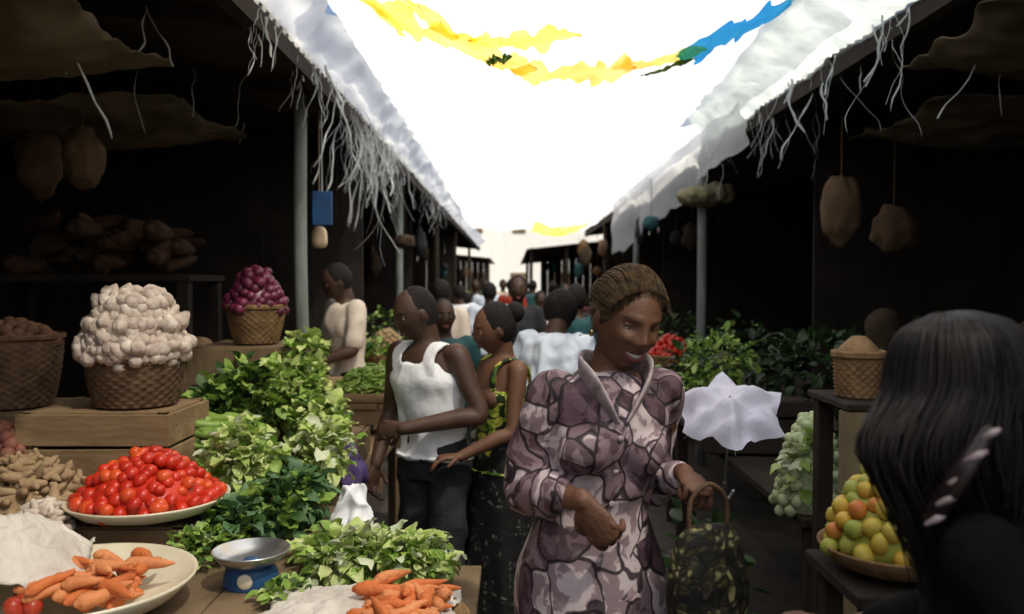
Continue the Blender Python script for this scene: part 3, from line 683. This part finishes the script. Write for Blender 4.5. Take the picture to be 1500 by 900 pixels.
for i in range(rows+1):
    t=i/rows
    for k in range(seg):
        a=2*math.pi*k/seg; f=abs(math.sin(a*n/2)); rr=rad*t*(1-.26*f*t)*(1+.12*math.sin(a+.7)); z=.06*(1-t*t)-.025*f*t+.045*noise.noise(Vector((math.cos(a)*3*t,math.sin(a)*3*t,2)))
        V.append(Vector((rr*math.cos(a),rr*math.sin(a),z)))
for i in range(rows):
    for k in range(seg):
        k2=(k+1)%seg; F.append((i*seg+k,i*seg+k2,(i+1)*seg+k2,(i+1)*seg+k))
ub.add((V,F),0)
ub.add(sweep([(0,0,.07),(0,0,-.30)],[.004,.004],8,2),1)
ub.add(sweep([(0,0,-.30),(0,0,-.36),(.02,0,-.385),(.04,0,-.36)],[.007]*4,8,4),1)
for k in range(n):
    a=2*math.pi*k/n; q=1+.12*math.sin(a+.7); ub.add(sweep([(0,0,.045),(rad*.5*math.cos(a)*q,rad*.5*math.sin(a)*q,.02),(rad*.96*math.cos(a)*q,rad*.96*math.sin(a)*q,-.03)],[.0015]*3,5,3),1)
o=ub.build('white_umbrella',[umb,metal]); o.location=(.70,2.74,1.23); o.rotation_euler=(math.radians(26),math.radians(-16),math.radians(20))
# ---------------------------------------------------------------- structure
def grid(fn,nu,nv):
    V=[Vector(fn(i/nu,j/nv)) for i in range(nu+1) for j in range(nv+1)]
    F=[(i*(nv+1)+j,(i+1)*(nv+1)+j,(i+1)*(nv+1)+j+1,i*(nv+1)+j+1) for i in range(nu) for j in range(nv)]
    return V,F
def roof(name,x0,x1,z0,z1,y0,y1):
    n=int((y1-y0)/.02)
    return MB().add(grid(lambda u,v:(x0+(x1-x0)*v,y0+(y1-y0)*u,z0+(z1-z0)*v+.014*math.sin((y0+(y1-y0)*u)*2*math.pi/.11)+.02*noise.noise(Vector((v*2,u*8,0)))),n,4)).build(name,[rust])
roof('corrugated_roof',-1.08,-4.9,2.86,3.3,-3.5,29)
roof('corrugated_roof',1.70,5.2,2.86,3.3,-3.5,20)
roof('corrugated_roof',.35,5.2,2.45,2.95,20.2,36)
roof('corrugated_roof',-.75,-4.9,2.5,2.9,29.2,38)
mb=MB()
for x,z,x2,z2,ye in((-1.12,2.79,-4.8,3.2,29),(1.74,2.79,5.1,3.2,20)):
    mb.add(box((x,(ye-3.5)/2,z-.0),(.07,ye+3.5,.09)))
    y=-3
    while y<ye:
        mid=Vector(((x+x2)/2,y,(z+z2)/2)); ang=math.atan2(z2-z,abs(x2-x)); mb.add(box((mid.x,y,mid.z),(abs(x2-x)-.1,.06,.08),Euler((0,-ang if x2>x else ang,0)))); y+=1.35
mb.build('roof_beams',[woodd],smooth=False)
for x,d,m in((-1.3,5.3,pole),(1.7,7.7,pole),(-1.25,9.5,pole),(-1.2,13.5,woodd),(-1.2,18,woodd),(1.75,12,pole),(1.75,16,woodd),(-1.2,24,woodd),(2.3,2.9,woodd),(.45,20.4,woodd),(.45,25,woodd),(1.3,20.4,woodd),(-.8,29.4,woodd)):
    tz=2.80 if d<20 or x<0 and d<29 else 2.46
    pts=[(x+U(-.015,.015),d,z) for z in(0,.9,1.8,tz)]
    MB().add(sweep(pts,[.045,.042,.042,.04],12,4)).build('roof_post',[m])
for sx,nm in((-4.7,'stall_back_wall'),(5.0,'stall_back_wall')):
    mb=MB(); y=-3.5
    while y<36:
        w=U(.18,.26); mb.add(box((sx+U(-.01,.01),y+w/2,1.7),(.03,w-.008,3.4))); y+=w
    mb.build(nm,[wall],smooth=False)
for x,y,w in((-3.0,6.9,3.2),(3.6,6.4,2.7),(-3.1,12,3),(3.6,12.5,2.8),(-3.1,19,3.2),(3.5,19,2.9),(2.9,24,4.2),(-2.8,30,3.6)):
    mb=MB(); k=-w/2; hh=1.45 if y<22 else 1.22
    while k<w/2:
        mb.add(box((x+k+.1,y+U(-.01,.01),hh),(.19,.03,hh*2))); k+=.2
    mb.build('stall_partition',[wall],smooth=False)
for c,sx,sy,h in(((-2.15,3.3,2.62),.65,.5,-.14),((2.45,3.5,2.66),.7,.5,-.14),((-2.6,5.2,2.66),.8,.7,-.15),((3.0,5.2,2.66),.7,.7,-.15)):
    cloth('canvas_awning',c,sx,sy,h,t_brown,c[0],40)
def sag(u): return 1-(2*u-1)**2
def tarp1(u,v):
    x=-.90+2.3*u; y=-1.6+(5.95+.22*math.sin(u*3.1)**2)*v
    return (x,y,3.02-.26*sag(u)*v**1.8+.05*noise.noise(Vector((x*2,y*2,0)))+.02*noise.noise(Vector((x*7,y*7,3))))
MB().add(grid(tarp1,50,100)).build('white_plastic_canopy',[t_white])
def tarp2(u,v):
    x=-.95+2.62*u; y=4.0+16.0*v
    return (x,y,3.10-.10*sag(u)*(1-.5*v)-.16*v-.12*u**3+.06*noise.noise(Vector((x*1.5,y*.8,5)))+.02*noise.noise(Vector((x*6,y*5,3))))
MB().add(grid(tarp2,50,200)).build('white_plastic_canopy',[t_white])
def yz(x,y):
    uu=max(0,min(1,(x+.9)/2.3)); vv=max(0,(y+1.6)/5.95); return 3.02-.275*sag(uu)*vv**1.8-.035+.03*noise.noise(Vector((x*5,y*5,0)))
t_dk=tarpmat('dark_green_plastic',(.06,.12,.04),(.14,.24,.06),.4)
def ystrip(x0,y0,x1,y1,w,seed,n=120,mat=t_yel,amp=.06,dz=0):
    def f(u,v):
        ww=w*(.45+1.3*abs(noise.noise(Vector((u*5,seed,0))))+.2*noise.noise(Vector((u*18,seed,v*3))))*min(1,6*u+.15,6*(1-u)+.15)
        x=x0+(x1-x0)*u+.02*noise.noise(Vector((u*20,v*2,seed))); y=y0+(y1-y0)*u+(v-.5)*ww+amp*noise.noise(Vector((u*4,seed,1)))
        return (x,y,yz(x,y)-dz+.010*noise.noise(Vector((u*14,v*4,seed))))
    MB().add(grid(f,n,10)).build('yellow_plastic_strip' if mat is t_yel else ('blue_plastic_sheet' if mat is t_blue else 'dark_green_plastic_scrap'),[mat])
ystrip(-.86,2.95,-.52,4.15,.50,1.3,90); ystrip(-.72,3.75,.12,4.26,.46,4.1,dz=.01); ystrip(-.2,3.95,.30,3.75,.30,11.1,60,dz=.02); ystrip(.0,4.34,.62,4.30,.36,7.7,70,dz=.01); ystrip(.50,4.28,.98,4.30,.22,9.2,60)
ystrip(-.62,3.3,-.25,3.9,.24,15.5,60,dz=.02)
ystrip(.82,4.30,1.30,4.00,.62,3.3,60,t_blue)
ystrip(.66,4.38,.92,4.33,.12,21.,50,t_dk,dz=.03); ystrip(-.12,4.05,.0,3.99,.10,25.,30,t_dk,dz=.05)
def yfar(u,v): return (.42+1.05*u,16.0+3*v,2.80-.1*sag(u)+.05*noise.noise(Vector((u*5,v*5,0))))
MB().add(grid(yfar,20,10)).build('yellow_plastic_strip',[t_yel])
def eaveR(u,v):
    y=-.8+8.0*u; return (1.72-.44*v*(1-.4*u**3)+.03*noise.noise(Vector((y*5,v,4)))*v,y,2.83+.20*v+.05*noise.noise(Vector((y*2.5,v*2,0)))+.02*noise.noise(Vector((y*9,v*6,0)))-.03*math.sin(y*4)*v)
def eaveL(u,v):
    y=-.8+29*u; return (-1.10+.19*v+.07*noise.noise(Vector((y*4,v,4)))*v,y,2.83+.20*v+.03*noise.noise(Vector((y*2.5,v*2,9)))+.015*noise.noise(Vector((y*9,v*6,0))))
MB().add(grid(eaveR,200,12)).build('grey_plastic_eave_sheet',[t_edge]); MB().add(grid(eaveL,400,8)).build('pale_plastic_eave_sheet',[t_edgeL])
def curt(u,v):
    y=6.0+7.5*u; bot=.30+.52*u+.14*noise.noise(Vector((u*7,3,0)))+.06*noise.noise(Vector((u*25,3,0)))
    return (1.58+.08*v-.08*math.sin(u*14)*v+.04*noise.noise(Vector((u*14,v*3,0))),y,2.92-bot*v)
MB().add(grid(curt,160,16)).build('hanging_plastic_sheet',[t_curt])
def shreds(name,x,y0,y1,n,lmin,lmax,z=2.80,xo=.1,cl=9):
    mb=MB(); cs=[U(y0,y1) for _ in range(cl)]
    for i in range(n):
        y=(random.choice(cs)+random.gauss(0,.12)) if R()<.7 else U(y0,y1); L=U(lmin,lmax)*(1 if R()<.75 else 1.7); p=Vector((x+U(-xo,xo),y,z)); pts=[p]
        d=Vector((U(-.3,.3),U(-.3,.3),-1)); k=8
        for j in range(k):
            d=(d+Vector((U(-.55,.55),U(-.55,.55),-.3))).normalized(); p=p+d*L/k; pts.append(p)
        w=U(.002,.010) if R()<.5 else .0015; mb.add(sweep(pts,[(w*U(.4,1.4),.001) for _ in range(k+1)],5,2,cap=False),0)
    return mb.build(name,[shred])
shreds('hanging_plastic_shreds',-1.08,3.4,14,130,.08,.34,cl=14); shreds('hanging_plastic_shreds',1.66,3.6,8,50,.08,.34)
shreds('hanging_strings',-1.6,2.8,7,12,.12,.4,2.78,.5); shreds('hanging_strings',1.9,3,6,10,.2,.5,2.80,.3)
shreds('hanging_plastic_shreds',-1.06,4.8,8.5,90,.25,.65,cl=7)
mb=MB(); mb.add(box((-1.22,5.5,2.13),(.13,.02,.22),None,.006),0); mb.add(sweep([(-1.22,5.5,2.24),(-1.22,5.5,2.78)],[.003,.003],6,2),1); mb.build('blue_hanging_sign',[bluep,shred],smooth=False)
mb=MB(); mb.add(loft([(-1.26,5.6,1.88,.03,.03),(-1.26,5.6,1.91,.05,.05),(-1.26,5.6,1.99,.045,.045),(-1.26,5.6,2.02,.02,.02)],20,4)); mb.add(sweep([(-1.26,5.6,2.02),(-1.26,5.6,2.78)],[.002,.002],6,2)); mb.build('hanging_lantern',[pmat('lantern_glass',(.75,.6,.4),(.7,.5,.3),5,.4,0)])
o=MB().add(remesh([ell((0,0,0),(.26,.2,.09),3),ell((.1,0,.05),(.15,.14,.07),3)],.015,2,lambda p:.03*noise.noise(p*12))).build('straw_bundle',[pmat('straw',(.24,.22,.13),(.12,.11,.06),20,.9,.6,80)]); o.location=(1.72,7.6,2.42)
# ---------------------------------------------------------------- farther stalls
for sd in(-1,1):
    y=6.6 if sd<0 else 5.8
    while y<28:
        x0,x1=(-2.3,-1.0) if sd<0 else (1.05,2.5)
        planktable('market_table',x0,x1,y,y+1.6,.85,wood if R()<.5 else woodd)
        xe=-1.15 if sd<0 else 1.3
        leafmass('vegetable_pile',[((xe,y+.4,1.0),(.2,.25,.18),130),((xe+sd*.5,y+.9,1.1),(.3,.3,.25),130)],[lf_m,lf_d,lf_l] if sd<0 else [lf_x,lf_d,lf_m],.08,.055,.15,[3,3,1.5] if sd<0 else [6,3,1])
        mb=MB(); basket(mb,(xe,y+1.15,.86),.15,.2,.2,1,14,.03)
        heap(mb,(xe,y+1.15,1.03),.18,.18,50,lambda p:ell(p,.035,1),.01,None,0); mb.build('produce_basket',[random.choice([tomato[0],onion,ginger,gegg,carrot[0]]),wick])
        y+=2.6
for i in range(30):
    sd=random.choice([-1,1]); y=U(9,28); x=sd*U(1.15,2.0)+(.1 if sd>0 else 0); z=U(1.9,2.35)
    if sd>0 and y>20.5: x-=.7
    g=ell((x,y,z),(U(.06,.12),.08,U(.08,.2)),3,None,lambda v:1+.35*noise.noise(v*3+Vector((y,0,0))))
    mb=MB().add(g,0); mb.add(sweep([(x,y,z),(x,y,2.8 if y<20 or sd<0 else 2.45)],[.004,.004],5,1),0); mb.build('hanging_bag',[random.choice([wickd,darkcl,tealcl,darkcl,sackd])])
# bags and bundles hung inside the near stalls, in the shade
for x,y,z,a,b in((2.0,5.2,2.1,.12,.2),(2.5,5.6,2.0,.14,.16),(3.0,4.6,2.15,.15,.22),(2.7,3.9,2.2,.1,.15),(-2.2,4.4,2.3,.1,.16),(-2.7,4.9,2.35,.12,.2),(-3.2,4.2,2.3,.13,.18)):
    g=ell((x,y,z),(a,a*.8,b),3,None,lambda v:1+.35*noise.noise(v*2.5+Vector((x*5,0,0))))
    mb=MB().add(g,0); mb.add(sweep([(x,y,z),(x,y,2.95)],[.004,.004],5,1),0); mb.build('hanging_bag',[random.choice([wickd,sackd,sack])])
for x,y,w,h,c in((-8,44,9,5.2,(.80,.78,.72)),(1.5,48,9,6.2,(.85,.84,.8)),(11,46,8.5,5.4,(.8,.76,.7))):  # pale buildings added to stand in for the bright haze beyond the aisle
    e=empty('haze_standin_building',(x,y,0)); m=pmat('haze_bright_plaster',c,tuple(q*.9 for q in c),3,.9,.2)
    MB().add(box((0,0,h/2),(w,6,h))).build('walls',[m],e,False)
    MB().add(box((0,-.1,h+.1),(w+.3,6.4,.16))).build('roof',[m],e,False)
    mb=MB()
    for i in range(4):
        mb.add(box((-w/2+w*(i+.5)/4,-3.0,1.1),(w/4*.4,.08,2.2))); mb.add(box((-w/2+w*(i+.5)/4,-3.0,h*.75),(w/4*.3,.08,.7)))
    mb.build('doors_and_windows',[wood],e,False)
V=[(-300,-200,0),(300,-200,0),(300,500,0),(-300,500,0)]
MB().add(([Vector(v) for v in V],[(0,1,2,3)])).build('ground',[groundm],smooth=False)
MB().add(grid(lambda u,v:(-.95+2.5*v,-4+42*u,.004+.006*(1+noise.noise(Vector((v*6,u*60,0))))),300,14)).build('market_path',[pmat('worn_path',(.075,.062,.05),(.04,.033,.027),3,.75,.4,25)])
# ---------------------------------------------------------------- light
w=bpy.data.worlds.new('World'); sc.world=w; w.use_nodes=True; nt=w.node_tree; nt.nodes.clear()
sky=nt.nodes.new('ShaderNodeTexSky'); sky.sky_type='NISHITA'; sky.sun_disc=False
el,az=math.radians(56),math.radians(138)
sky.sun_elevation=el; sky.sun_rotation=az; sky.dust_density=4; sky.air_density=1.0
bg=nt.nodes.new('ShaderNodeBackground'); bg.inputs[1].default_value=.15; wo=nt.nodes.new('ShaderNodeOutputWorld')
nt.links.new(sky.outputs[0],bg.inputs[0]); nt.links.new(bg.outputs[0],wo.inputs[0])
sl=bpy.data.lights.new('Sun','SUN'); sl.energy=5; sl.angle=math.radians(2); sl.color=(1,.93,.78)
so=bpy.data.objects.new('Sun',sl); sc.collection.objects.link(so)
d=Vector((math.sin(az)*math.cos(el),math.cos(az)*math.cos(el),math.sin(el)))
so.rotation_euler=d.to_track_quat('Z','Y').to_euler(); so.location=d*20
cam=bpy.data.cameras.new('Camera'); cam.lens=30; cam.sensor_width=36; cam.clip_end=1000; cam.clip_start=.05
cam.dof.use_dof=True; cam.dof.focus_distance=2.5; cam.dof.aperture_fstop=2.8
co=bpy.data.objects.new('Camera',cam); sc.collection.objects.link(co); co.location=(0,0,1.65); co.rotation_euler=(math.radians(90-1.6),0,0); sc.camera=co
sc.view_settings.view_transform='Standard'; sc.view_settings.look='None'; sc.view_settings.exposure=0
print('verts',sum(len(o.data.vertices) for o in bpy.data.objects if o.type=='MESH'))
